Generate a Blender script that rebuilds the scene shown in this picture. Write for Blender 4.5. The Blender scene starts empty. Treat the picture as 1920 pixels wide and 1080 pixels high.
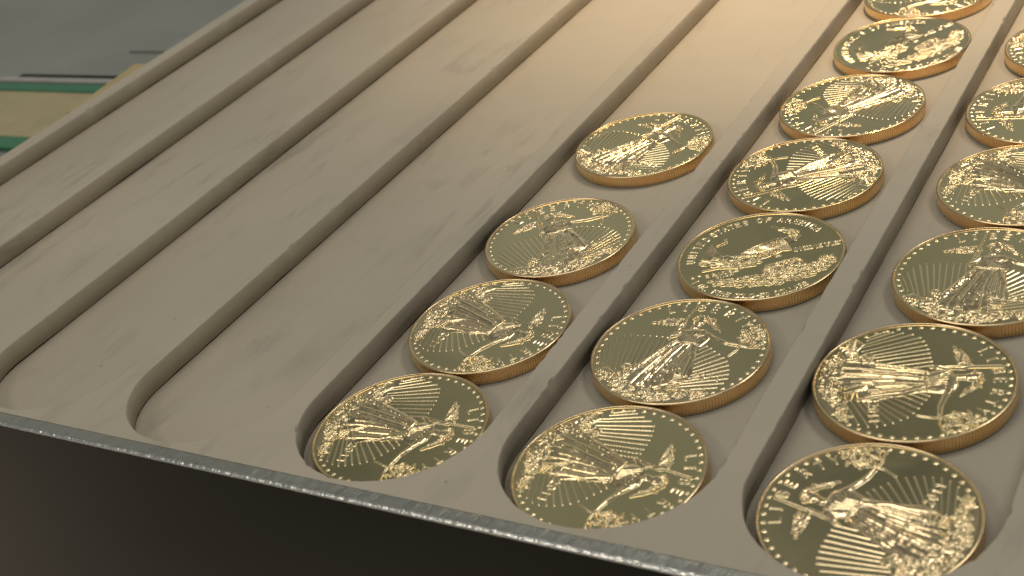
import bpy, math, random
import numpy as np
from mathutils import Matrix, Vector, noise

S = 0.001            # everything below is written in millimetres
scene = bpy.context.scene
random.seed(4)
rng = np.random.default_rng(7)

# ------------------------------------------------------------------ camera
cam_d = bpy.data.cameras.new("camera")
cam = bpy.data.objects.new("camera", cam_d)
scene.collection.objects.link(cam)
Rm = Matrix(((0.852389, -0.094024, 0.514385), (0.477804, 0.539715, -0.693117), (-0.212451, 0.836581, 0.504972)))
cam.matrix_world = Matrix.Translation(Vector((158.315, -124.701, 141.126)) * S) @ Rm.to_4x4()
cam_d.sensor_width = 36.0
cam_d.lens = 47.609
cam_d.clip_start = 0.005
cam_d.clip_end = 50.0
cam_d.dof.use_dof = True
cam_d.dof.focus_distance = 0.272
cam_d.dof.aperture_fstop = 36.0
scene.camera = cam

# ------------------------------------------------------------------ room light (soft, dim, greenish grey)
world = bpy.data.worlds.new("World")
scene.world = world
world.use_nodes = True
wn, wl = world.node_tree.nodes, world.node_tree.links
bg = wn["Background"]
tc = wn.new("ShaderNodeTexCoord"); sep = wn.new("ShaderNodeSeparateXYZ"); rmp = wn.new("ShaderNodeValToRGB")
wl.new(tc.outputs["Generated"], sep.inputs[0]); wl.new(sep.outputs["Z"], rmp.inputs[0]); wnz = wn.new("ShaderNodeTexNoise"); wnz.inputs["Scale"].default_value = 3.2; wnz.inputs["Detail"].default_value = 2.0
wl.new(tc.outputs["Generated"], wnz.inputs["Vector"])
wmr = wn.new("ShaderNodeMapRange"); wl.new(wnz.outputs[0], wmr.inputs[0])
wmr.inputs[1].default_value = 0.32; wmr.inputs[2].default_value = 0.68; wmr.inputs[3].default_value = 0.35; wmr.inputs[4].default_value = 1.6
wmx = wn.new("ShaderNodeVectorMath"); wmx.operation = 'SCALE'
wl.new(rmp.outputs[0], wmx.inputs[0]); wl.new(wmr.outputs[0], wmx.inputs["Scale"]); wl.new(wmx.outputs[0], bg.inputs[0])
els = rmp.color_ramp.elements
els[0].position = 0.0; els[0].color = (0.33, 0.27, 0.20, 1)
els[1].position = 1.0; els[1].color = (0.34, 0.33, 0.30, 1)
for p_, c_ in ((0.30, (0.34, 0.35, 0.31, 1)), (0.48, (0.20, 0.21, 0.19, 1)), (0.66, (0.10, 0.105, 0.095, 1)), (0.84, (0.24, 0.235, 0.215, 1))):
    e = els.new(p_); e.color = c_
bg.inputs[1].default_value = 1.0


def area_lamp(name, loc, target, sx, sy, power, col):
    l = bpy.data.lights.new(name, 'AREA'); l.shape = 'RECTANGLE'; l.size = sx * S; l.size_y = sy * S
    l.energy = power; l.color = col
    o = bpy.data.objects.new(name, l); scene.collection.objects.link(o)
    o.location = Vector(loc) * S
    o.rotation_euler = (Vector(target) - Vector(loc)).to_track_quat('-Z', 'Y').to_euler()
    return o


area_lamp("unseen_overhead_lamp", (-120, 250, 900), (0, 100, 0), 460, 260, 1.35, (1.0, 0.93, 0.80))
area_lamp("unseen_overhead_lamp", (450, 500, 800), (0, 100, 0), 420, 180, 1.9, (1.0, 0.95, 0.86))  # unseen lamp, added for relief glints and to lift the darker groove walls
area_lamp("unseen_overhead_lamp", (-320, -450, 640), (0, 60, 0), 460, 130, 0.8, (1.0, 0.90, 0.74))  # unseen lamp, added for glints and placed so the steel burr glows
desk = bpy.data.lights.new("desk_lamp", 'SPOT'); desk.energy = 8.0; desk.color = (1.0, 0.73, 0.44); desk.shadow_soft_size = 26 * S
desk.spot_size = math.radians(58); desk.spot_blend = 1.0
desk_o = bpy.data.objects.new("desk_lamp", desk); scene.collection.objects.link(desk_o)
desk_o.location = Vector((80, 320, 390)) * S
desk_o.rotation_euler = (Vector((44, 300, 0)) - Vector((80, 320, 390))).to_track_quat('-Z', 'Y').to_euler()

scene.view_settings.view_transform = 'Standard'
scene.view_settings.look = 'None'
scene.view_settings.exposure = 0.0
scene.view_settings.gamma = 1.0
scene.render.engine = 'CYCLES'
scene.cycles.max_bounces = 8
scene.cycles.caustics_reflective = False
scene.cycles.caustics_refractive = False
scene.cycles.sample_clamp_indirect = 4.0


# ------------------------------------------------------------------ helpers
def new_mat(name):
    m = bpy.data.materials.new(name); m.use_nodes = True
    nt = m.node_tree
    return m, nt.nodes, nt.links, nt.nodes["Principled BSDF"]


def noise_node(n, l, scale, detail=4, rough=0.6, vec=None, dist=0.0):
    t = n.new("ShaderNodeTexNoise"); t.inputs["Scale"].default_value = scale
    t.inputs["Detail"].default_value = detail; t.inputs["Roughness"].default_value = rough
    t.inputs["Distortion"].default_value = dist
    if vec is not None: l.new(vec, t.inputs["Vector"])
    return t


def obj_coords(n, l, scale=(1, 1, 1), rot=(0, 0, 0)):
    tc = n.new("ShaderNodeTexCoord"); mp = n.new("ShaderNodeMapping")
    mp.inputs["Scale"].default_value = scale; mp.inputs["Rotation"].default_value = rot
    l.new(tc.outputs["Object"], mp.inputs["Vector"])
    return mp.outputs[0]


def ramp(n, l, src, stops):
    r = n.new("ShaderNodeValToRGB"); l.new(src, r.inputs[0])
    e = r.color_ramp.elements
    e[0].position, e[0].color = stops[0][0], stops[0][1]
    e[1].position, e[1].color = stops[-1][0], stops[-1][1]
    for p_, c_ in stops[1:-1]:
        x = e.new(p_); x.color = c_
    return r


def mixc(n, l, fac, a, b, mode='MIX'):
    m = n.new("ShaderNodeMix"); m.data_type = 'RGBA'; m.blend_type = mode
    for s, v in ((m.inputs[0], fac), (m.inputs[6], a), (m.inputs[7], b)):
        if hasattr(v, 'is_linked'): l.new(v, s)
        else: s.default_value = v
    return m.outputs[2]


def bump(n, l, b, src, strength, dist):
    bp = n.new("ShaderNodeBump"); bp.inputs["Strength"].default_value = strength
    bp.inputs["Distance"].default_value = dist
    l.new(src, bp.inputs["Height"]); l.new(bp.outputs[0], b.inputs["Normal"])


def mesh_obj(name, verts, faces, mat=None, parent=None, smooth=False):
    me = bpy.data.meshes.new(name)
    me.from_pydata([tuple(c * S for c in v) for v in verts], [], faces)
    me.update()
    if mat: me.materials.append(mat)
    if smooth:
        me.polygons.foreach_set("use_smooth", [True] * len(me.polygons))
    o = bpy.data.objects.new(name, me); scene.collection.objects.link(o)
    if parent: o.parent = parent
    return o


def empty(name, loc=(0, 0, 0)):
    o = bpy.data.objects.new(name, None); scene.collection.objects.link(o)
    o.location = Vector(loc) * S; o.empty_display_size = 0.005
    return o


def box(x0, x1, y0, y1, z0, z1, bev=0.0):
    import bmesh
    bm = bmesh.new(); bmesh.ops.create_cube(bm, size=1)
    for v in bm.verts:
        v.co = Vector(((x0 + x1) / 2 + v.co.x * (x1 - x0), (y0 + y1) / 2 + v.co.y * (y1 - y0), (z0 + z1) / 2 + v.co.z * (z1 - z0)))
    if bev: bmesh.ops.bevel(bm, geom=bm.edges[:], offset=bev, segments=2, affect='EDGES')
    vs = [tuple(v.co) for v in bm.verts]; bm.verts.index_update()
    fs = [[v.index for v in f.verts] for f in bm.faces]; bm.free()
    return vs, fs


# ------------------------------------------------------------------ materials
def tray_material():
    m, n, l, b = new_mat("tray_beige")
    v = obj_coords(n, l)
    big = noise_node(n, l, 14, 5, 0.6, v)
    base = ramp(n, l, big.outputs[0], [(0.3, (0.425, 0.378, 0.303, 1)), (0.7, (0.495, 0.442, 0.358, 1))])
    # rubbed grey streaks that run along the grooves
    vs = obj_coords(n, l, (1.0, 0.22, 1.0))
    st = noise_node(n, l, 150, 5, 0.7, vs, 0.6)
    sm = noise_node(n, l, 24, 3, 0.6, v)
    mul = n.new("ShaderNodeMath"); mul.operation = 'MULTIPLY'
    r1 = ramp(n, l, st.outputs[0], [(0.50, (0, 0, 0, 1)), (0.66, (1, 1, 1, 1))])
    r2 = ramp(n, l, sm.outputs[0], [(0.44, (0, 0, 0, 1)), (0.62, (1, 1, 1, 1))])
    l.new(r1.outputs[0], mul.inputs[0]); l.new(r2.outputs[0], mul.inputs[1])
    c = mixc(n, l, mul.outputs[0], base.outputs[0], (0.36, 0.32, 0.265, 1))
    sp = noise_node(n, l, 420, 2, 0.5, v)
    r3 = ramp(n, l, sp.outputs[0], [(0.755, (0, 0, 0, 1)), (0.80, (0.6, 0.6, 0.6, 1))])
    c = mixc(n, l, r3.outputs[0], c, (0.17, 0.14, 0.11, 1))
    l.new(c, b.inputs["Base Color"])
    b.inputs["Roughness"].default_value = 0.52
    b.inputs["Specular IOR Level"].default_value = 0.35
    fine = noise_node(n, l, 900, 4, 0.6, v)
    bump(n, l, b, fine.outputs[0], 0.25, 0.0002)
    return m


def gold(name, rough, col, bump_s=0.0, bscale=3000):
    m, n, l, b = new_mat(name)
    b.inputs["Metallic"].default_value = 1.0
    geo = n.new("ShaderNodeNewGeometry"); v = geo.outputs["Position"]
    nz = noise_node(n, l, 70, 4, 0.65, v, 0.8)          # handling marks, different on every coin
    tone = noise_node(n, l, 16, 1, 0.4, v)
    r = ramp(n, l, tone.outputs[0], [(0.3, (col[0] * 0.94, col[1] * 0.95, col[2] * 0.86, 1)), (0.7, col + (1,))])
    l.new(r.outputs[0], b.inputs["Base Color"])
    rr = n.new("ShaderNodeMapRange"); l.new(nz.outputs[0], rr.inputs[0])
    rr.inputs[1].default_value = 0.35; rr.inputs[2].default_value = 0.68
    rr.inputs[3].default_value = rough * 0.7; rr.inputs[4].default_value = rough * 1.6
    l.new(rr.outputs[0], b.inputs["Roughness"])
    if bump_s:
        f = noise_node(n, l, bscale, 3, 0.6, v)
        bump(n, l, b, f.outputs[0], bump_s, 0.00005)
    return m


def steel(name, col, rough, scale=(1, 1, 1), bs=0.3, metallic=1.0, nscale=400):
    m, n, l, b = new_mat(name)
    v = obj_coords(n, l, scale)
    nz = noise_node(n, l, nscale, 6, 0.7, v)
    v2 = obj_coords(n, l)
    lo = noise_node(n, l, 12, 3, 0.5, v2)
    r = ramp(n, l, nz.outputs[0], [(0.3, tuple(c * 0.8 for c in col) + (1,)), (0.7, tuple(min(1, c * 1.15) for c in col) + (1,))])
    c = mixc(n, l, lo.outputs[0], r.outputs[0], tuple(x * 0.55 for x in col) + (1,))
    l.new(c, b.inputs["Base Color"])
    b.inputs["Metallic"].default_value = metallic
    rr = n.new("ShaderNodeMapRange"); l.new(nz.outputs[0], rr.inputs[0])
    rr.inputs[3].default_value = rough * 0.7; rr.inputs[4].default_value = rough * 1.3
    l.new(rr.outputs[0], b.inputs["Roughness"])
    bump(n, l, b, nz.outputs[0], bs, 0.0001)
    return m


def plain(name, col, rough=0.5, var=0.1, scale=60):
    m, n, l, b = new_mat(name)
    v = obj_coords(n, l)
    nz = noise_node(n, l, scale, 5, 0.65, v)
    r = ramp(n, l, nz.outputs[0], [(0.3, tuple(c * (1 - var) for c in col) + (1,)), (0.7, tuple(c * (1 + var) for c in col) + (1,))])
    l.new(r.outputs[0], b.inputs["Base Color"]); b.inputs["Roughness"].default_value = rough
    bump(n, l, b, nz.outputs[0], 0.15, 0.0003)
    return m


GOLD = (1.0, 0.80, 0.51)
M_tray = tray_material()
M_field = gold("gold_satin_field", 0.11, (0.98, 0.83, 0.50))
M_relief = gold("gold_frosted_relief", 0.16, GOLD, 0.15)
M_edge = gold("gold_edge", 0.22, (0.97, 0.73, 0.45), 0.1)
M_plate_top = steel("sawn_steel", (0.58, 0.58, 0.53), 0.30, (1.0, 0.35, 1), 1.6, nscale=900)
M_plate_face = steel("shade_darkened_steel", (0.028, 0.029, 0.027), 0.22, (0.25, 1, 1), 0.4, 1.0, 30)  # near-black colour stands in for dark surroundings mirrored in the steel
M_burr = steel("bright_burr", (0.90, 0.90, 0.88), 0.20, (1, 1, 1), 0.8, nscale=700)
M_table = steel("worn_work_table", (0.43, 0.44, 0.40), 0.42, (0.45, 1.0, 1), 0.4, 0.3, 11)
M_cream = plain("cream_board", (0.47, 0.395, 0.22), 0.5)
M_green = plain("green_border", (0.035, 0.20, 0.10), 0.45)
M_rail = plain("pale_rail", (0.42, 0.40, 0.38), 0.4)
M_dark = plain("painted_gap_shade", (0.02, 0.018, 0.018), 0.9)
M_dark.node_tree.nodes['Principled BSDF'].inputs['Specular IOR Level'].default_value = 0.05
M_yellow = plain("yellow_wood", (0.44, 0.35, 0.17), 0.6)

# ------------------------------------------------------------------ tray
P, W, D, Y0 = 42.695, 37.8, 5.14, 0.98
R, T = 16.35, 2.87
YE = 2.3                      # rounded end of every groove
YC = YE + W / 2
YBACK = 372.0                 # far rounded end of the grooves
YB = YBACK - W / 2
GAP = 0.30
LEDGE = 5.4
KS = list(range(-4, 6))


def wob(x, y, a=0.10, f=0.35):
    return a * noise.noise(Vector((x * f, y * f, 3.1))) + a * 0.6 * noise.noise(Vector((x * 1.7, y * 1.7, 8.0)))


tray = empty("coin_sorting_tray", (-20, 190, -60))
tray["label"] = "long beige grooved tray with a steel front edge holding rows of gold coins"
tray["category"] = "tray"


def local(vs):   # tray parts are parented to the empty: shift into its frame
    return [(x + 20, y - 190, z + 60) for x, y, z in vs]


def build_slots():
    V, F, MI = [], [], []
    for k in KS:
        xc = k * P + W / 2
        hl = W / 2 + (LEDGE if k == KS[0] else (P - W) / 2)
        hr = W / 2 + (LEDGE if k == KS[-1] else (P - W) / 2)
        loop = []   # (x, y, nx, ny, ox, oy)
        yf, yb2 = Y0, YBACK + 10
        angs = list(np.linspace(math.pi, 2 * math.pi, 57))
        ca = math.atan2(yf - YC, -hl); cb = math.atan2(yf - YC, hr)
        angs += [ca % (2 * math.pi), cb % (2 * math.pi)]
        for a in sorted(angs):
            c, s = math.cos(a), math.sin(a)
            ts = []
            if c < -1e-9: ts.append(hl / -c)
            if c > 1e-9: ts.append(hr / c)
            if s < -1e-9: ts.append((yf - YC) / s)
            t = min(ts)
            loop.append((xc + W / 2 * c, YC + W / 2 * s, c, s, xc + t * c, YC + t * s))
        ys = np.arange(YC + 1.2, YB, 1.2)
        for y in ys: loop.append((xc + W / 2, y, 1, 0, xc + hr, y))
        for a in np.linspace(0, math.pi, 33):
            c, s = math.cos(a), math.sin(a)
            ts = []
            if c < -1e-9: ts.append(hl / -c)
            if c > 1e-9: ts.append(hr / c)
            if s > 1e-9: ts.append((yb2 - YB) / s)
            t = min(ts)
            loop.append((xc + W / 2 * c, YB + W / 2 * s, c, s, xc + t * c, YB + t * s))
        for y in ys[::-1]: loop.append((xc - W / 2, y, -1, 0, xc - hl, y))
        n = len(loop); base = len(V)
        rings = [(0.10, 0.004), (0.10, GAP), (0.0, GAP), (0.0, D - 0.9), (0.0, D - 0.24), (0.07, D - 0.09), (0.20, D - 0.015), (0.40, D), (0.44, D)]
        for ri, (off, z) in enumerate(rings):
            for (x, y, nx, ny, ox, oy) in loop:
                o = off + (wob(x, y) if ri > 2 else wob(x, y, 0.06, 0.8))
                zz = z
                if ri in (1, 2): zz = max(0.14, GAP + 0.22 * noise.noise(Vector((x * .12, y * .12, 1.0))))
                if 4 <= ri <= 6:   # small nicks along the edge
                    q = noise.noise(Vector((x * 0.6, y * 0.6, 20)))
                    if q > 0.38: o += (q - 0.38) * 1.6; zz -= (q - 0.38) * 0.9
                V.append((x + nx * o, y + ny * o, zz))
        for (x, y, nx, ny, ox, oy) in loop: V.append((ox, oy, D))
        m = len(rings) + 1
        for r_ in range(m - 1):
            for i in range(n):
                j = (i + 1) % n
                F.append((base + r_ * n + i, base + r_ * n + j, base + (r_ + 1) * n + j, base + (r_ + 1) * n + i)); MI.append(1 if r_ == 0 else 0)  # dark inner face: grime colour that also paints in the slit's shade
        # outer skirts for the leftmost and rightmost sides
        for i in range(n):
            j = (i + 1) % n
            a, b_ = loop[i], loop[j]
            side = (abs(a[4] - (xc - hl)) < 1e-4 and abs(b_[4] - (xc - hl)) < 1e-4 and k == KS[0]) or \
                   (abs(a[4] - (xc + hr)) < 1e-4 and abs(b_[4] - (xc + hr)) < 1e-4 and k == KS[-1]) or \
                   (abs(a[5] - yf) < 1e-4 and abs(b_[5] - yf) < 1e-4) or (abs(a[5] - yb2) < 1e-4 and abs(b_[5] - yb2) < 1e-4)
            if side:
                q = len(V)
                V += [(a[4], a[5], GAP), (b_[4], b_[5], GAP), (a[4], a[5], D), (b_[4], b_[5], D)]
                F.append((q + 2, q + 3, q + 1, q)); MI.append(0)
    return V, F, MI


V, F, MI = build_slots()
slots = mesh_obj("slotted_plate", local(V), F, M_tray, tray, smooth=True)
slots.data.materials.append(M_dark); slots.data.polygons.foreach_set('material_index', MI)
XL, XR = KS[0] * P - LEDGE, KS[-1] * P + W + LEDGE
vs, fs = box(XL + 0.05, XR - 0.05, Y0 + 0.05, YBACK + 9.9, -3.0, 0.0)
mesh_obj("base_board", local(vs), fs, M_tray, tray)
vs, fs = box(XL, XR, Y0 + 0.1, YBACK + 9.8, -58.0, -3.05)
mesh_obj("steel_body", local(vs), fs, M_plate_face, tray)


# front steel plate: sawn top strip with a ragged bright burr on its outer edge
def front_plate():
    V, F, MI = [], [], []
    xs = np.arange(XL - 2, XR + 2, 0.35)
    rows = []
    for x in xs:
        j = 0.10 * noise.noise(Vector((x * 0.9, 0, 5))) + 0.10 * noise.noise(Vector((x * 3.1, 4, 5)))
        k = max(0, noise.noise(Vector((x * 0.7, 9, 5)))) * 0.34
        tz = D - 0.05 + 0.05 * noise.noise(Vector((x * 0.5, 7, 1)))
        rows.append([(x, Y0 - 0.02, tz), (x, Y0 - 1.2, tz - 0.02), (x, Y0 - 2.32 + j, tz - 0.02 + 0.02 * j), (x, Y0 - 2.55 + j, tz - 0.13 + k * 0.4),
                     (x, Y0 - 2.80 + j * .6 - k * 0.3, tz - 0.36), (x, Y0 - 2.95 + j * .3, tz - 0.62), (x, Y0 - 2.95, tz - 0.9), (x, Y0 - 2.95, -58)])
    n = 8
    for r_ in rows: V += r_
    for i in range(len(xs) - 1):
        for q in range(n - 1):
            F.append((i * n + q, (i + 1) * n + q, (i + 1) * n + q + 1, i * n + q + 1)[::-1])
            MI.append((0, 0, 1, 1, 1, 2, 2)[q])
    return V, F, MI


V, F, MI = front_plate()
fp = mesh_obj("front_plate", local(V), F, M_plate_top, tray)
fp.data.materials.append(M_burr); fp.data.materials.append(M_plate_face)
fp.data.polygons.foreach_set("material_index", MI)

# ------------------------------------------------------------------ things behind the tray
vs, fs = box(-900, 700, -6, 1100, -72, -60)
table = mesh_obj("work_table", vs, fs, M_table); table["kind"] = "structure"

# a lower slab of the table behind the rail: shade of the gap painted as a dark strip
mat_e = empty("cream_mat", (-420, 243, -60))
mat_e["label"] = "flat cream mat with green borders lying on the work table behind the tray"
mat_e["category"] = "mat"
vs, fs = box(-340, 150, -22, 22.0, 0.0, 1.6, 0.4)
mesh_obj("mat_surface", vs, fs, M_cream, mat_e)
for (a, b_) in ((-32.5, -22.05), (22.05, 30.5)):
    vs, fs = box(-340, 150, a, b_, 0.0, 1.9, 0.4)
    mesh_obj("border_strip", vs, fs, M_green, mat_e)
rail = empty("metal_rail", (-420, 278, -60))
rail["label"] = "thin pale metal rail with a dark strip painted as gap shade behind the green edged mat"
rail["category"] = "rail"
vs, fs = box(-400, 200, -3.4, 1.4, 0.0, 2.2, 0.3); mesh_obj("rail_bar", vs, fs, M_rail, rail)
vs, fs = box(12, 200, 1.6, 7.2, 0.0, 0.9, 0.1); mesh_obj("painted_gap_shade", vs, fs, M_dark, rail)  # dark strip coloured as the shade in the gap behind the rail

vs, fs = box(-360, 300, 313, 316, -60, -59.2, 0.3)
seam = mesh_obj("table_seam", vs, fs, M_table, table)

bx, bf = box(-2.4, 4.6, -20, 17, -4, 3.5, 0.9)
bx = [(x if x > 1 else x + 3.9 * (17 - y) / 37, y, z) for x, y, z in bx]
tab = empty("wooden_strip", (XL - 4.65, 147.5, 1.2))
tab["label"] = "short yellow wooden strip against the outer left side of the tray"
tab["category"] = "wooden strip"
mesh_obj("strip_bar", bx, bf, M_yellow, tab)


# ------------------------------------------------------------------ coin relief (height fields in mm, coin radius = 1)
N = 560
HALF = 0.985
gx = np.linspace(-HALF, HALF, N)
GX, GY = np.meshgrid(gx, gx)       # [row=y, col=x]
RR = np.hypot(GX, GY)


class Relief:
    def __init__(s):
        s.h = np.zeros((N, N)); s.id = np.zeros((N, N), int)

    def win(s, x0, x1, y0, y1):
        i0, i1 = np.searchsorted(gx, [x0, x1]); j0, j1 = np.searchsorted(gx, [y0, y1])
        return slice(max(0, j0 - 1), min(N, j1 + 1)), slice(max(0, i0 - 1), min(N, i1 + 1))

    def put(s, w, h, ident, add=False):
        if add:
            s.h[w] += h; return
        m = h > np.maximum(s.h[w], 0.012)
        s.id[w] = np.where(m, ident, s.id[w]); s.h[w] = np.maximum(s.h[w], h)

    def cap(s, a, b, r0, r1, h, ident, add=False, flat=False, h1=None):
        m = max(r0, r1)
        w = s.win(min(a[0], b[0]) - m, max(a[0], b[0]) + m, min(a[1], b[1]) - m, max(a[1], b[1]) + m)
        X, Y = GX[w], GY[w]
        if X.size == 0: return
        dx, dy = b[0] - a[0], b[1] - a[1]; L = dx * dx + dy * dy + 1e-12
        t = np.clip(((X - a[0]) * dx + (Y - a[1]) * dy) / L, 0, 1)
        r = r0 + (r1 - r0) * t
        dd = np.hypot(X - a[0] - t * dx, Y - a[1] - t * dy) / r
        if flat: q = np.clip((1 - dd) * 2.2, 0, 1)
        else: q = np.sqrt(np.clip(1 - dd * dd, 0, 1))
        hh = h if h1 is None else h + (h1 - h) * t
        s.put(w, q * hh, ident, add)

    def line(s, pts, r0, r1, h, ident, **k):
        n = len(pts) - 1
        for i in range(n):
            s.cap(pts[i], pts[i + 1], r0 + (r1 - r0) * i / n, r0 + (r1 - r0) * (i + 1) / n, h, ident, **k)

    def poly(s, pts, h, soft, ident, lo=0.0):
        pts = np.array(pts, float)
        w = s.win(pts[:, 0].min(), pts[:, 0].max(), pts[:, 1].min(), pts[:, 1].max())
        X, Y = GX[w], GY[w]
        inside = np.zeros(X.shape, bool); dist = np.full(X.shape, 9.0)
        for i in range(len(pts)):
            x1, y1 = pts[i]; x2, y2 = pts[(i + 1) % len(pts)]
            c = ((y1 > Y) != (y2 > Y))
            xi = (x2 - x1) * (Y - y1) / (y2 - y1 + 1e-12) + x1
            inside ^= c & (X < xi)
            dx, dy = x2 - x1, y2 - y1; L = dx * dx + dy * dy + 1e-12
            t = np.clip(((X - x1) * dx + (Y - y1) * dy) / L, 0, 1)
            dist = np.minimum(dist, np.hypot(X - x1 - t * dx, Y - y1 - t * dy))
        q = np.sqrt(np.clip(dist / soft, 0, 1)) * inside
        s.put(w, q * h, ident)

    def blobs(s, pts, n, size, h, ident, elong=1.6, ang=None, seed=0, spread=3.2):
        """n leaf or rock lumps scattered inside a polygon"""
        rr = random.Random(seed); pts = np.array(pts, float)
        x0, x1, y0, y1 = pts[:, 0].min(), pts[:, 0].max(), pts[:, 1].min(), pts[:, 1].max()
        k = 0; tries = 0
        while k < n and tries < n * 30:
            tries += 1
            x, y = rr.uniform(x0, x1), rr.uniform(y0, y1)
            c = False
            for i in range(len(pts)):
                a, b = pts[i], pts[(i + 1) % len(pts)]
                if (a[1] > y) != (b[1] > y) and x < (b[0] - a[0]) * (y - a[1]) / (b[1] - a[1] + 1e-12) + a[0]: c = not c
            if not c: continue
            k += 1
            an = rr.uniform(0, spread) if ang is None else ang + rr.gauss(0, 0.35)
            q = size * rr.uniform(0.6, 1.3)
            dx, dy = math.cos(an) * q * elong, math.sin(an) * q * elong
            s.cap((x - dx, y - dy), (x + dx, y + dy), q * rr.uniform(.6, 1), q * rr.uniform(.3, .8), h * rr.uniform(0.55, 1.0), ident)


FONT = {
 'A': [[(0, 0), (2, 6), (4, 0)], [(.8, 2.2), (3.2, 2.2)]],
 'B': [[(0, 0), (0, 6), (2.6, 6), (3.4, 5.3), (3.4, 4), (2.6, 3.2), (0, 3.2)], [(2.6, 3.2), (3.8, 2.4), (3.8, .8), (2.8, 0), (0, 0)]],
 'C': [[(3.8, 4.8), (3, 6), (1, 6), (0, 4.8), (0, 1.2), (1, 0), (3, 0), (3.8, 1.2)]],
 'D': [[(0, 0), (0, 6), (2.4, 6), (3.8, 4.6), (3.8, 1.4), (2.4, 0), (0, 0)]],
 'E': [[(3.6, 6), (0, 6), (0, 0), (3.6, 0)], [(0, 3.2), (2.8, 3.2)]],
 'F': [[(3.6, 6), (0, 6), (0, 0)], [(0, 3.2), (2.8, 3.2)]],
 'G': [[(3.8, 4.8), (3, 6), (1, 6), (0, 4.8), (0, 1.2), (1, 0), (3, 0), (3.8, 1.2), (3.8, 2.8), (2.2, 2.8)]],
 'I': [[(1.5, 0), (1.5, 6)], [(.8, 6), (2.2, 6)], [(.8, 0), (2.2, 0)]],
 'L': [[(0, 6), (0, 0), (3.4, 0)]],
 'M': [[(0, 0), (0, 6), (2.2, 2), (4.4, 6), (4.4, 0)]],
 'N': [[(0, 0), (0, 6), (3.8, 0), (3.8, 6)]],
 'O': [[(1, 0), (0, 1.2), (0, 4.8), (1, 6), (3, 6), (4, 4.8), (4, 1.2), (3, 0), (1, 0)]],
 'P': [[(0, 0), (0, 6), (2.8, 6), (3.6, 5.2), (3.6, 3.6), (2.8, 2.8), (0, 2.8)]],
 'R': [[(0, 0), (0, 6), (2.8, 6), (3.6, 5.2), (3.6, 3.8), (2.8, 3), (0, 3)], [(1.8, 3), (3.8, 0)]],
 'S': [[(3.7, 5), (2.9, 6), (1, 6), (0, 5), (0, 4), (1, 3.2), (2.8, 2.8), (3.8, 2), (3.8, 1), (2.8, 0), (1, 0), (0, 1)]],
 'T': [[(0, 6), (4, 6)], [(2, 6), (2, 0)]],
 'U': [[(0, 6), (0, 1.2), (1, 0), (3, 0), (4, 1.2), (4, 6)]],
 'W': [[(0, 6), (1.2, 0), (2.4, 4.5), (3.6, 0), (4.8, 6)]],
 'Y': [[(0, 6), (2, 3), (4, 6)], [(2, 3), (2, 0)]],
 'Z': [[(0, 6), (3.8, 6), (0, 0), (3.8, 0)]],
 '0': [[(1, 0), (0, 1.5), (0, 4.5), (1, 6), (2.6, 6), (3.6, 4.5), (3.6, 1.5), (2.6, 0), (1, 0)]],
 '1': [[(.8, 5), (2, 6), (2, 0)]],
 '2': [[(0, 4.8), (1, 6), (2.8, 6), (3.6, 4.8), (3.4, 3.6), (0, 0), (3.8, 0)]],
 '5': [[(3.6, 6), (.4, 6), (0, 3.2), (2.4, 3.6), (3.6, 2.6), (3.6, 1), (2.6, 0), (0, .4)]],
 '.': [[(1.6, 0), (1.6, .3)]], '~': [[(0, 2.6), (1, 3.4), (2.4, 2.6), (3.4, 3.4)]],
}


def glyph(rel, ch, cx, cy, ang, size, ident, r=0.0105, h=0.15, sx=0.9):
    """ang = direction of the letter's up axis"""
    ux, uy = math.cos(ang), math.sin(ang); rx, ry = uy, -ux
    k = size / 6.0
    for st in FONT.get(ch, []):
        pts = []
        for (a, b) in st:
            a = (a - 2) * k * sx; b = (b - 3) * k
            pts.append((cx + rx * a + ux * b, cy + ry * a + uy * b))
        rel.line(pts, r, r, h, ident, flat=True)


def line_text(rel, txt, p0, p1, size, ident, r=0.0075, h=0.12):
    n = max(1, len(txt) - 1); an = math.atan2(p1[1] - p0[1], p1[0] - p0[0]) + math.pi / 2
    for i, ch in enumerate(txt):
        t = i / n
        glyph(rel, ch, p0[0] + (p1[0] - p0[0]) * t, p0[1] + (p1[1] - p0[1]) * t, an, size, ident, r, h)


def star(rel, cx, cy, a0, r, ident, h=0.20):
    for k in range(5):
        a = a0 + k * 2 * math.pi / 5
        rel.cap((cx, cy), (cx + math.cos(a) * r, cy + math.sin(a) * r), r * .42, r * .10, h, ident, h1=h * .35)


FIELD, FIGURE, LETTER, STARS, BRANCH, GROUND, TORCH, DOME = range(8)
RAY0 = 20
pol = lambda r, a: (r * math.cos(math.radians(a)), r * math.sin(math.radians(a)))


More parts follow.
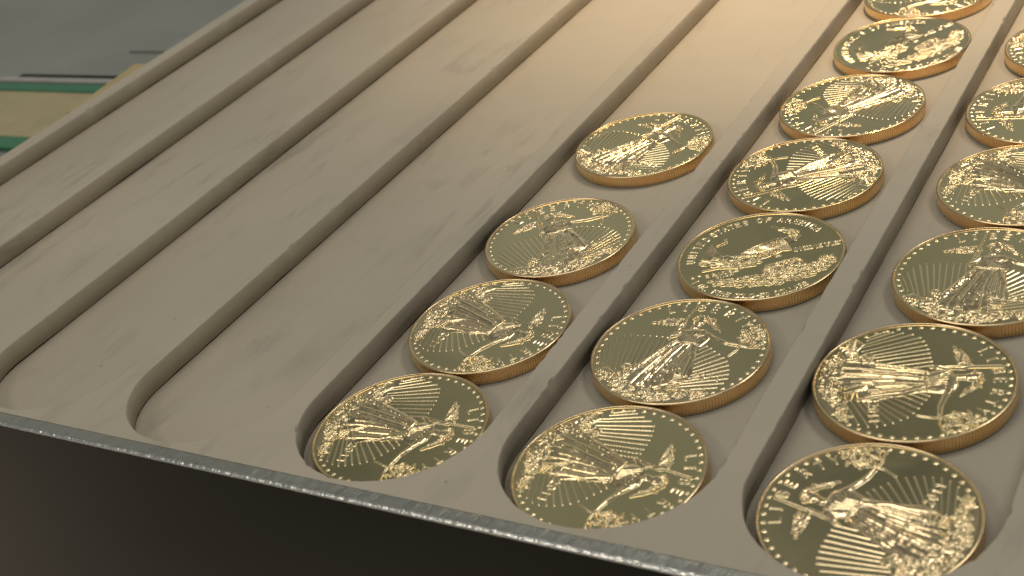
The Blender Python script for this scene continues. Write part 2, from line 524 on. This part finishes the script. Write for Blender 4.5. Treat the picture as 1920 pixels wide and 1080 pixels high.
def obverse():
    o = Relief()
    # rays: left fan and right fan
    left = [((-.885, -.24), (-.80, -.40)), ((-.87, -.15), (-.75, -.42)), ((-.84, -.05), (-.68, -.45)), ((-.80, .05), (-.62, -.50)),
            ((-.735, .12), (-.56, -.48)), ((-.665, .15), (-.52, -.45)), ((-.59, .17), (-.47, -.42)), ((-.52, .185), (-.43, -.38)),
            ((-.445, .19), (-.38, -.34)), ((-.37, .195), (-.32, -.25)), ((-.30, .20), (-.27, -.15)), ((-.235, .20), (-.21, -.05))]
    right = [((.27, .13), (.19, .02)), ((.33, .10), (.18, -.10)), ((.39, .055), (.18, -.20)), ((.46, .015), (.20, -.28)), ((.53, -.035), (.22, -.34)),
             ((.59, -.095), (.24, -.40)), ((.63, -.16), (.24, -.46)), ((.665, -.235), (.25, -.50)), ((.69, -.31), (.25, -.54)), ((.71, -.385), (.25, -.58)),
             ((.70, -.47), (.25, -.63)), ((.66, -.56), (.25, -.69))]
    for i, (a, b) in enumerate(left + right):
        o.cap(b, a, 0.0048, 0.0066, 0.075, RAY0 + i, h1=0.10)
        o.cap(a, a, 0.010, 0.010, 0.12, RAY0 + i)
    # stars round the rim
    for k in range(50):
        a = 236 - k * 360 / 50
        if 236 - 360 + 50 < a or True:
            aa = a % 360
            if 228 < aa < 300: continue
            x, y = pol(0.922, a); star(o, x, y, math.radians(a), 0.024, STARS, 0.16)
    # LIBERTY
    for ch, a in zip("LIBERTY", (119, 108, 94, 83, 69.5, 57.5, 47)):
        x, y = pol(0.82, a); glyph(o, ch, x, y, math.radians(a), 0.105, LETTER, 0.0095, 0.13)
    line_text(o, "2011", (.36, -.41), (.62, -.41), 0.085, LETTER, 0.009, 0.13)
    # rocky ground with leaves, small domed building at the left
    o.poly([pol(.94, 222), pol(.70, 228), pol(.74, 245), pol(.72, 262), pol(.70, 275), pol(.76, 292), pol(.90, 305), pol(.95, 300), pol(.95, 280), pol(.95, 262), pol(.95, 242)], .10, .12, GROUND)
    o.blobs([pol(.94, 224), pol(.72, 230), pol(.70, 262), pol(.72, 280), pol(.94, 275), pol(.94, 250)], 120, .018, .28, GROUND, 1.7, seed=3)
    o.blobs([pol(.94, 272), pol(.78, 272), pol(.80, 310), pol(.94, 312)], 130, .009, .28, GROUND, 2.4, seed=5)
    o.blobs([(-.50, -.36), (-.36, -.40), (-.30, -.60), (-.52, -.62)], 60, .015, .30, GROUND, 1.6, seed=8)
    for q in range(5): o.line([(-.47 + .05 * math.cos(t) * (1 - q * .15), -.46 + .09 * math.sin(t) * (1 - q * .15)) for t in np.linspace(0.3, 2.9, 8)], .008, .008, .24 + .03 * q, GROUND)
    o.poly([(-.76, -.50), (-.74, -.56), (-.55, -.60), (-.53, -.55), (-.60, -.50), (-.68, -.45)], .24, .05, DOME)
    for q in range(7): o.cap((-.75 + q * .032, -.53), (-.745 + q * .032, -.60), .008, .008, .27, DOME)
    # robed figure
    gown = [(-.10, .20), (.10, .22), (.20, .10), (.22, -.05), (.25, -.20), (.31, -.38), (.30, -.52), (.14, -.60), (.05, -.66), (-.10, -.78), (-.28, -.80), (-.42, -.66), (-.44, -.50),
            (-.37, -.36), (-.28, -.16), (-.20, .04)]
    o.poly(gown, .24, .10, FIGURE)
    o.poly([(-.15, .36), (.0, .42), (.14, .42), (.26, .34), (.24, .22), (.20, .10), (-.08, .10), (-.14, .22)], .30, .06, FIGURE)
    rr = random.Random(11)
    # drapery folds fanning from the waist
    for q in range(26):
        u = q / 25
        sx_ = -.12 + .30 * u; sy_ = .16 - .05 * u
        ex = -.42 + .70 * u + rr.uniform(-.02, .02); ey = -.62 - .14 * math.sin(u * 3.1) + .10 * u
        mx = (sx_ + ex) / 2 + rr.uniform(-.09, .06); my = (sy_ + ey) / 2
        pts = [((1 - t) ** 2 * sx_ + 2 * t * (1 - t) * mx + t * t * ex, (1 - t) ** 2 * sy_ + 2 * t * (1 - t) * my + t * t * ey) for t in np.linspace(0, 1, 9)]
        rr0 = rr.uniform(.007, .018)
        k0 = rr.choice((0, 0, 1, 2, 3)); k1 = rr.choice((9, 9, 8, 7, 6))
        o.line(pts[k0:k1], rr0 * .6, rr0 * 1.3, rr.uniform(.30, .44), FIGURE)
    for q in range(8):   # wind-blown hem
        y = -.44 - .035 * q
        o.line([(.02 + .02 * q, y + .05), (.14, y - .01), (.27, y + .05 * math.sin(q))], .012, .007, .34, FIGURE)
    for q in range(6):   # left hem frills
        o.line([(-.20 - .03 * q, -.12 - .07 * q), (-.27 - .03 * q, -.22 - .07 * q), (-.30 - .025 * q, -.34 - .06 * q)], .014, .009, .33, FIGURE)
    o.line([(.12, .08), (.20, -.12), (.21, -.30), (.24, -.46)], .045, .028, .44, FIGURE)   # forward knee and shin
    o.line([(-.02, .05), (-.08, -.20), (-.14, -.45), (-.17, -.66)], .042, .022, .42, FIGURE)
    o.line([(-.13, .14), (.02, .11), (.18, .12)], .014, .014, .42, FIGURE)   # belt
    for q in range(7):
        o.line([(-.10 + .045 * q, .36 - .01 * q), (-.04 + .025 * q, .26), (.0 + .02 * q, .14)], .011, .009, .38, FIGURE)
    o.line([(.0, .44), (.01, .50)], .045, .04, .36, FIGURE)                 # neck
    o.cap((.01, .54), (.02, .60), .062, .055, .44, FIGURE)                  # head
    for q in range(20):
        a = rr.uniform(0.2, 2.9); x, y = .01 + .085 * math.cos(a), .57 + .08 * math.sin(a)
        o.cap((x, y), (x + rr.uniform(.02, .10), y + rr.uniform(-.05, .03)), .015, .007, .46, FIGURE)
    for q in range(11):   # blown hair to the right
        x, y = .10 + .012 * q, .62 - .015 * q
        o.line([(x, y), (x + .05, y - .01 + rr.uniform(-.02, .02)), (x + .09, y - .05)], .012, .006, .32, FIGURE)
    o.line([(.20, .33), (.29, .285), (.45, .225), (.60, .205)], .040, .019, .34, FIGURE)    # arm with the branch
    o.line([(-.12, .34), (-.17, .25), (-.205, .22)], .036, .022, .34, FIGURE)               # raised arm
    o.line([(-.205, .22), (-.16, .38), (-.14, .50)], .022, .018, .32, FIGURE)
    o.cap((-.16, .47), (-.15, .52), .028, .022, .36, FIGURE)
    o.line([(-.205, .18), (-.165, .50), (-.13, .86)], .011, .014, .36, TORCH)
    o.line([(-.24, .47), (-.38, .50), (-.52, .43)], .030, .008, .26, TORCH)
    o.blobs([(-.24, .45), (-.22, .60), (-.36, .55), (-.52, .44), (-.40, .43)], 44, .010, .33, TORCH, 2.4, ang=2.9, seed=9)
    # branch
    o.line([(.575, .0), (.62, .12), (.63, .21), (.62, .36), (.66, .52)], .011, .008, .24, BRANCH)
    o.line([(.63, .20), (.72, .19), (.84, .22)], .010, .008, .24, BRANCH)
    o.line([(.63, .20), (.74, .32), (.80, .44)], .009, .008, .24, BRANCH)
    o.blobs([(.56, .28), (.52, .40), (.60, .54), (.68, .66), (.80, .54), (.88, .34), (.86, .22), (.70, .23)], 66, .0115, .32, BRANCH, 2.0, seed=12)
    return o


def reverse():
    o = Relief()
    up = math.radians
    for txt, an in (("UNITED", (200, 191, 184, 177, 170.5, 163)), ("STATES", (154, 148, 142, 136, 130, 123)), ("OF", (111, 103)), ("AMERICA", (93, 85.5, 78.5, 72.5, 67, 61.5, 54.5))):
        for ch, a in zip(txt, an):
            x, y = pol(.835, a); glyph(o, ch, x, y, up(a), .092, LETTER, .009, .13)
    bt = "1 OZ. FINE GOLD~50 DOLLARS"
    for i, ch in enumerate(bt):
        a = -128 + i * (93 / (len(bt) - 1))
        x, y = pol(.89, a); glyph(o, ch, x, y, up(a) + math.pi, .080, LETTER, .008, .12, .8)
    line_text(o, "IN GOD WE TRUST", (.37, .19), (.83, .42), .075, LETTER, .0085)
    line_text(o, "E PLURIBUS", (-.46, -.55), (-.16, -.36), .055, LETTER, .0065)
    line_text(o, "UNUM", (-.34, -.54), (-.20, -.45), .055, LETTER, .0065)
    # flying bird: body, raised wing, near wing, tail, legs with a branch
    o.poly([(-.42, -.12), (-.30, -.05), (-.12, -.02), (.02, .02), (.14, .10), (.24, .14), (.10, -.04), (-.06, -.16), (-.24, -.24), (-.40, -.22)], .16, .06, FIGURE)
    o.poly([(-.26, .0), (-.10, .16), (.06, .34), (.16, .46), (.34, .50), (.33, .36), (.22, .20), (.05, .04), (-.10, -.06)], .10, .05, FIGURE)
    for q in range(13):
        u = q / 12
        a = (-.24 + .36 * u, .0 + .06 * u); b = (.10 + .22 * u, .42 + .02 * math.sin(u * 3) - .24 * u)
        o.line([a, ((a[0] + b[0]) / 2 - .03, (a[1] + b[1]) / 2 + .02), b], .008, .009, .24, FIGURE)
    o.line([(-.08, .66), (.02, .60), (.14, .60), (.24, .58), (.31, .50), (.30, .40)], .022, .018, .30, FIGURE)
    o.blobs([(-.10, .68), (.24, .62), (.33, .50), (.24, .46), (.12, .56)], 44, .009, .34, FIGURE, 2.4, ang=0.1, seed=21)
    o.poly([(-.44, -.10), (-.56, -.02), (-.66, .10), (-.66, -.04), (-.62, -.22), (-.46, -.22)], .10, .05, FIGURE)
    for q in range(9):
        o.line([(-.42, -.12 - .01 * q), (-.55, -.04 - .025 * q), (-.68, .13 - .045 * q)], .008, .008, .24, FIGURE)
    o.line([(-.56, .29), (-.52, .22), (-.60, .12)], .012, .018, .30, FIGURE)
    o.cap((-.38, -.12), (-.30, -.16), .05, .05, .42, FIGURE)
    o.blobs([(-.42, -.10), (-.10, -.0), (.20, .12), (.0, -.12), (-.30, -.26), (-.44, -.2)], 80, .008, .44, FIGURE, 2.4, ang=.6, seed=22)
    o.line([(-.66, -.30), (-.46, -.26), (-.26, -.26), (-.14, -.30)], .020, .016, .34, FIGURE)
    o.blobs([(-.66, -.34), (-.30, -.22), (-.12, -.20), (.10, -.10), (.06, -.18), (-.2, -.34)], 44, .012, .36, FIGURE, 2.2, ang=.3, seed=23)
    o.line([(-.56, -.46), (-.40, -.36), (-.22, -.32), (.02, -.22)], .011, .009, .26, BRANCH)
    # nest with birds, leaves
    nest = [(-.44, -.66), (-.26, -.60), (-.08, -.52), (.12, -.40), (.28, -.32), (.46, -.30), (.62, -.20), (.80, -.04), (.90, .04), (.86, -.18), (.74, -.36), (.54, -.52), (.30, -.62), (.04, -.70), (-.22, -.74)]
    
    o.blobs(nest, 300, .0080, .32, GROUND, 3.4, ang=.45, seed=31)
    o.poly([(.14, -.34), (.16, -.18), (.30, -.08), (.40, .0), (.52, -.02), (.62, -.12), (.66, -.24), (.48, -.36), (.3, -.38)], .12, .06, GROUND)
    o.blobs([(.14, -.34), (.16, -.18), (.30, -.08), (.40, .0), (.52, -.02), (.62, -.12), (.66, -.24), (.48, -.36)], 120, .009, .40, GROUND, 2.2, ang=.9, seed=32)
    o.blobs([(.60, -.16), (.74, .10), (.84, .14), (.93, .06), (.88, -.12)], 70, .010, .30, GROUND, 2.2, seed=33)
    o.cap((.20, .02), (.24, .03), .026, .014, .22, FIGURE)
    for (x, y) in ((-.62, -.62), (-.56, -.56)): star(o, x, y, 1.0, .026, STARS)
    return o


def smooth(h, k=1):
    for _ in range(k):
        p = np.pad(h, 1, mode='edge')
        h = (4 * p[1:-1, 1:-1] + 2 * (p[:-2, 1:-1] + p[2:, 1:-1] + p[1:-1, :-2] + p[1:-1, 2:]) + p[:-2, :-2] + p[:-2, 2:] + p[2:, :-2] + p[2:, 2:]) / 16
    return h


DEEP = 0.27           # field lies this far under the rim
RING = 0.966
GAIN = 0.92


def face_meshes(rel, names_of):
    """cut one height field into a mesh per part; every mesh keeps the normals of the whole"""
    h = smooth(rel.h, 1) * GAIN
    # fine hand-cut texture on the raised parts
    tex = smooth(rng.normal(0, 1, (N, N)), 2)
    mid = smooth(rng.normal(0, 1, (N, N)), 14); mid /= mid.std()
    low = smooth(rng.normal(0, 1, (N, N)), 90); low /= low.std()
    body = (rel.id == FIGURE) * np.clip(h / .2, 0, 1)
    h = h + np.where(np.isin(rel.id, (FIGURE, BRANCH, GROUND, TORCH)), tex * np.where(rel.id == FIGURE, 0.007, 0.012) * np.clip(h / .2, 0, 1), 0) + body * (mid * 0.004 + low * 0.022)
    h = np.maximum(h, 0)
    z = T - DEEP - 0.10 * (1 - RR ** 2) + np.clip(RR - .90, 0, 1) ** 2 * 6.0 + h
    keep = RR < RING + 0.004
    d = (gx[1] - gx[0]) * R
    zy, zx = np.gradient(z, d)
    nrm = np.stack([-zx, -zy, np.ones_like(z)], -1); nrm /= np.linalg.norm(nrm, axis=-1, keepdims=True)
    ids = rel.id
    fid = np.max(np.stack([ids[:-1, :-1], ids[1:, :-1], ids[:-1, 1:], ids[1:, 1:]]), 0)
    fk = keep[:-1, :-1] & keep[1:, :-1] & keep[:-1, 1:] & keep[1:, 1:]
    idx = np.arange(N * N).reshape(N, N)
    out = []
    co = np.stack([GX * R, GY * R, z], -1).reshape(-1, 3) * S
    nf = nrm.reshape(-1, 3)
    for ident, (nm, mat) in names_of.items():
        m = (fid == ident) & fk
        if not m.any(): continue
        j, i = np.nonzero(m)
        quads = np.stack([idx[j, i], idx[j, i + 1], idx[j + 1, i + 1], idx[j + 1, i]], 1)
        used, inv = np.unique(quads, return_inverse=True); inv = inv.reshape(-1, 4)
        me = bpy.data.meshes.new(nm)
        me.vertices.add(len(used)); me.vertices.foreach_set("co", co[used].astype(np.float32).ravel())
        nq = len(quads)
        me.loops.add(nq * 4); me.loops.foreach_set("vertex_index", inv.astype(np.int32).ravel())
        me.polygons.add(nq); me.polygons.foreach_set("loop_start", np.arange(0, nq * 4, 4, dtype=np.int32))
        me.polygons.foreach_set("use_smooth", np.ones(nq, bool))
        me.update(calc_edges=True); me.validate()
        me.normals_split_custom_set_from_vertices(nf[used].tolist())
        me.materials.append(mat)
        out.append((nm, me))
    return out


ray_names = {RAY0 + i: ("sun_ray", M_relief) for i in range(24)}
OBV = face_meshes(obverse(), {FIELD: ("field", M_field), FIGURE: ("standing_figure", M_relief), LETTER: ("lettering", M_relief), STARS: ("star_border", M_relief),
                              BRANCH: ("leafy_branch", M_relief), GROUND: ("rocky_ground", M_relief), TORCH: ("torch", M_relief), DOME: ("domed_building", M_relief), **ray_names})
REV = face_meshes(reverse(), {FIELD: ("field", M_field), FIGURE: ("flying_bird", M_relief), LETTER: ("lettering", M_relief), STARS: ("star_border", M_relief),
                              BRANCH: ("leafy_branch", M_relief), GROUND: ("nest", M_relief)})


def rim_mesh():
    V, F, n = [], [], 720
    zf = T - DEEP - 0.10 * (1 - RING ** 2) + (RING - .90) ** 2 * 6.0
    prof = [(RING * R, zf), (RING * R + .06, zf + .10), (RING * R + .12, T - .05), (RING * R + .18, T - .01), (R - .26, T), (R - .15, T - .03), (R - .05, T - .10), (R, T - .22),
            (R, T - .40), (R, .5), (R, .25), (R - .06, .10), (R - .2, .0)]
    for pi_, (r, z) in enumerate(prof):
        for i in range(n):
            a = 2 * math.pi * i / n
            rr_ = r - (0.28 if (i % 4) in (0, 1) else 0.0) * (1 if 8 <= pi_ <= 10 else 0)
            V.append((rr_ * math.cos(a), rr_ * math.sin(a), z))
    for q in range(len(prof) - 1):
        for i in range(n):
            j = (i + 1) % n
            F.append((q * n + i, (q + 1) * n + i, (q + 1) * n + j, q * n + j)[::-1] if False else (q * n + i, q * n + j, (q + 1) * n + j, (q + 1) * n + i)[::-1])
    c = len(V); V.append((0, 0, 0)); b = (len(prof) - 1) * n
    for i in range(n): F.append((b + i, c, b + (i + 1) % n)[::-1])
    me = bpy.data.meshes.new("rim")
    me.from_pydata([tuple(q * S for q in v) for v in V], [], F); me.update()
    sm = np.ones(len(F), bool); sm[8 * n:10 * n] = False
    me.polygons.foreach_set("use_smooth", sm)
    me.materials.append(M_edge)
    return me


RIM = rim_mesh()


def make_coin(faces):
    root = empty("gold_coin")
    o = bpy.data.objects.new("reeded_rim", RIM); scene.collection.objects.link(o); o.parent = root
    for nm, me in faces:
        c = bpy.data.objects.new(nm, me); scene.collection.objects.link(c); c.parent = root
        if nm in ("star_border",): c["kind"] = "stuff"
    root["category"] = "coin"; root["group"] = "gold coins lying in the tray grooves"
    return root


def copy_coin(src):
    c = src.copy(); scene.collection.objects.link(c)
    for ch in src.children:
        q = ch.copy(); scene.collection.objects.link(q); q.parent = c
    return c


ob_proto = make_coin(OBV); re_proto = make_coin(REV)
COINS = [  # x, y, turn in degrees, reverse?, label
 (19.5, 19.6, -85, 0, "nearest gold coin of the leftmost filled groove, sunk below the tray end"),
 (19.31, 52.5, -99, 0, "second gold coin from the front in the leftmost filled groove"),
 (17.64, 85.8, 41, 0, "third gold coin from the front in the leftmost filled groove, LIBERTY turned to the left"),
 (18.3, 128.0, -20, 0, "gold coin set apart behind the other three in the leftmost filled groove"),
 (42.7 + 18.8, 19.1, -94, 0, "nearest gold coin of the middle filled groove, its rays fanning to the upper right"),
 (42.7 + 17.2, 52.3, 0, 0, "gold coin with upright robed figure, second from the front in the middle filled groove"),
 (42.7 + 20.3, 85.3, 0, 1, "gold coin showing the flying bird side, third from the front of the middle groove"),
 (42.7 + 18.06, 118.1, 132, 0, "gold coin just behind the nearer of the two bird side coins"),
 (42.7 + 18.08, 150.9, 157, 0, "gold coin just in front of the farther bird side coin"),
 (42.7 + 20.2, 184.6, 27, 1, "gold coin showing the flying bird side, farther back in the middle groove"),
 (42.7 + 18.0, 217.7, -125, 0, "farthest gold coin of the middle groove, cut by the top of the picture"),
 (85.4 + 18.58, 19.2, 81, 0, "nearest gold coin of the right groove, with LIBERTY along its left side"),
 (85.4 + 16.3, 52.2, -71, 0, "second gold coin from the front in the right groove, LIBERTY on its right side"),
 (85.4 + 20.3, 85.2, 3, 0, "third gold coin in the right groove, upright figure, cut by the right picture edge"),
 (85.4 + 19.8, 118.6, -108, 0, "fourth gold coin from the front in the right groove"),
 (85.4 + 17.6, 151.5, 105, 0, "fifth gold coin from the front in the right groove"),
 (85.4 + 18.6, 184.9, 145, 0, "farthest visible gold coin in the right groove, at the right picture edge"),
]
first = {0: True, 1: True}
for (x, y, turn, rv, lab) in COINS:
    proto = re_proto if rv else ob_proto
    if first[rv]: c = proto; first[rv] = False
    else: c = copy_coin(proto)
    c.location = Vector((x, y, 0.02)) * S
    c.rotation_euler = (random.uniform(-.004, .004), random.uniform(-.004, .004), math.radians(turn))
    c["label"] = lab
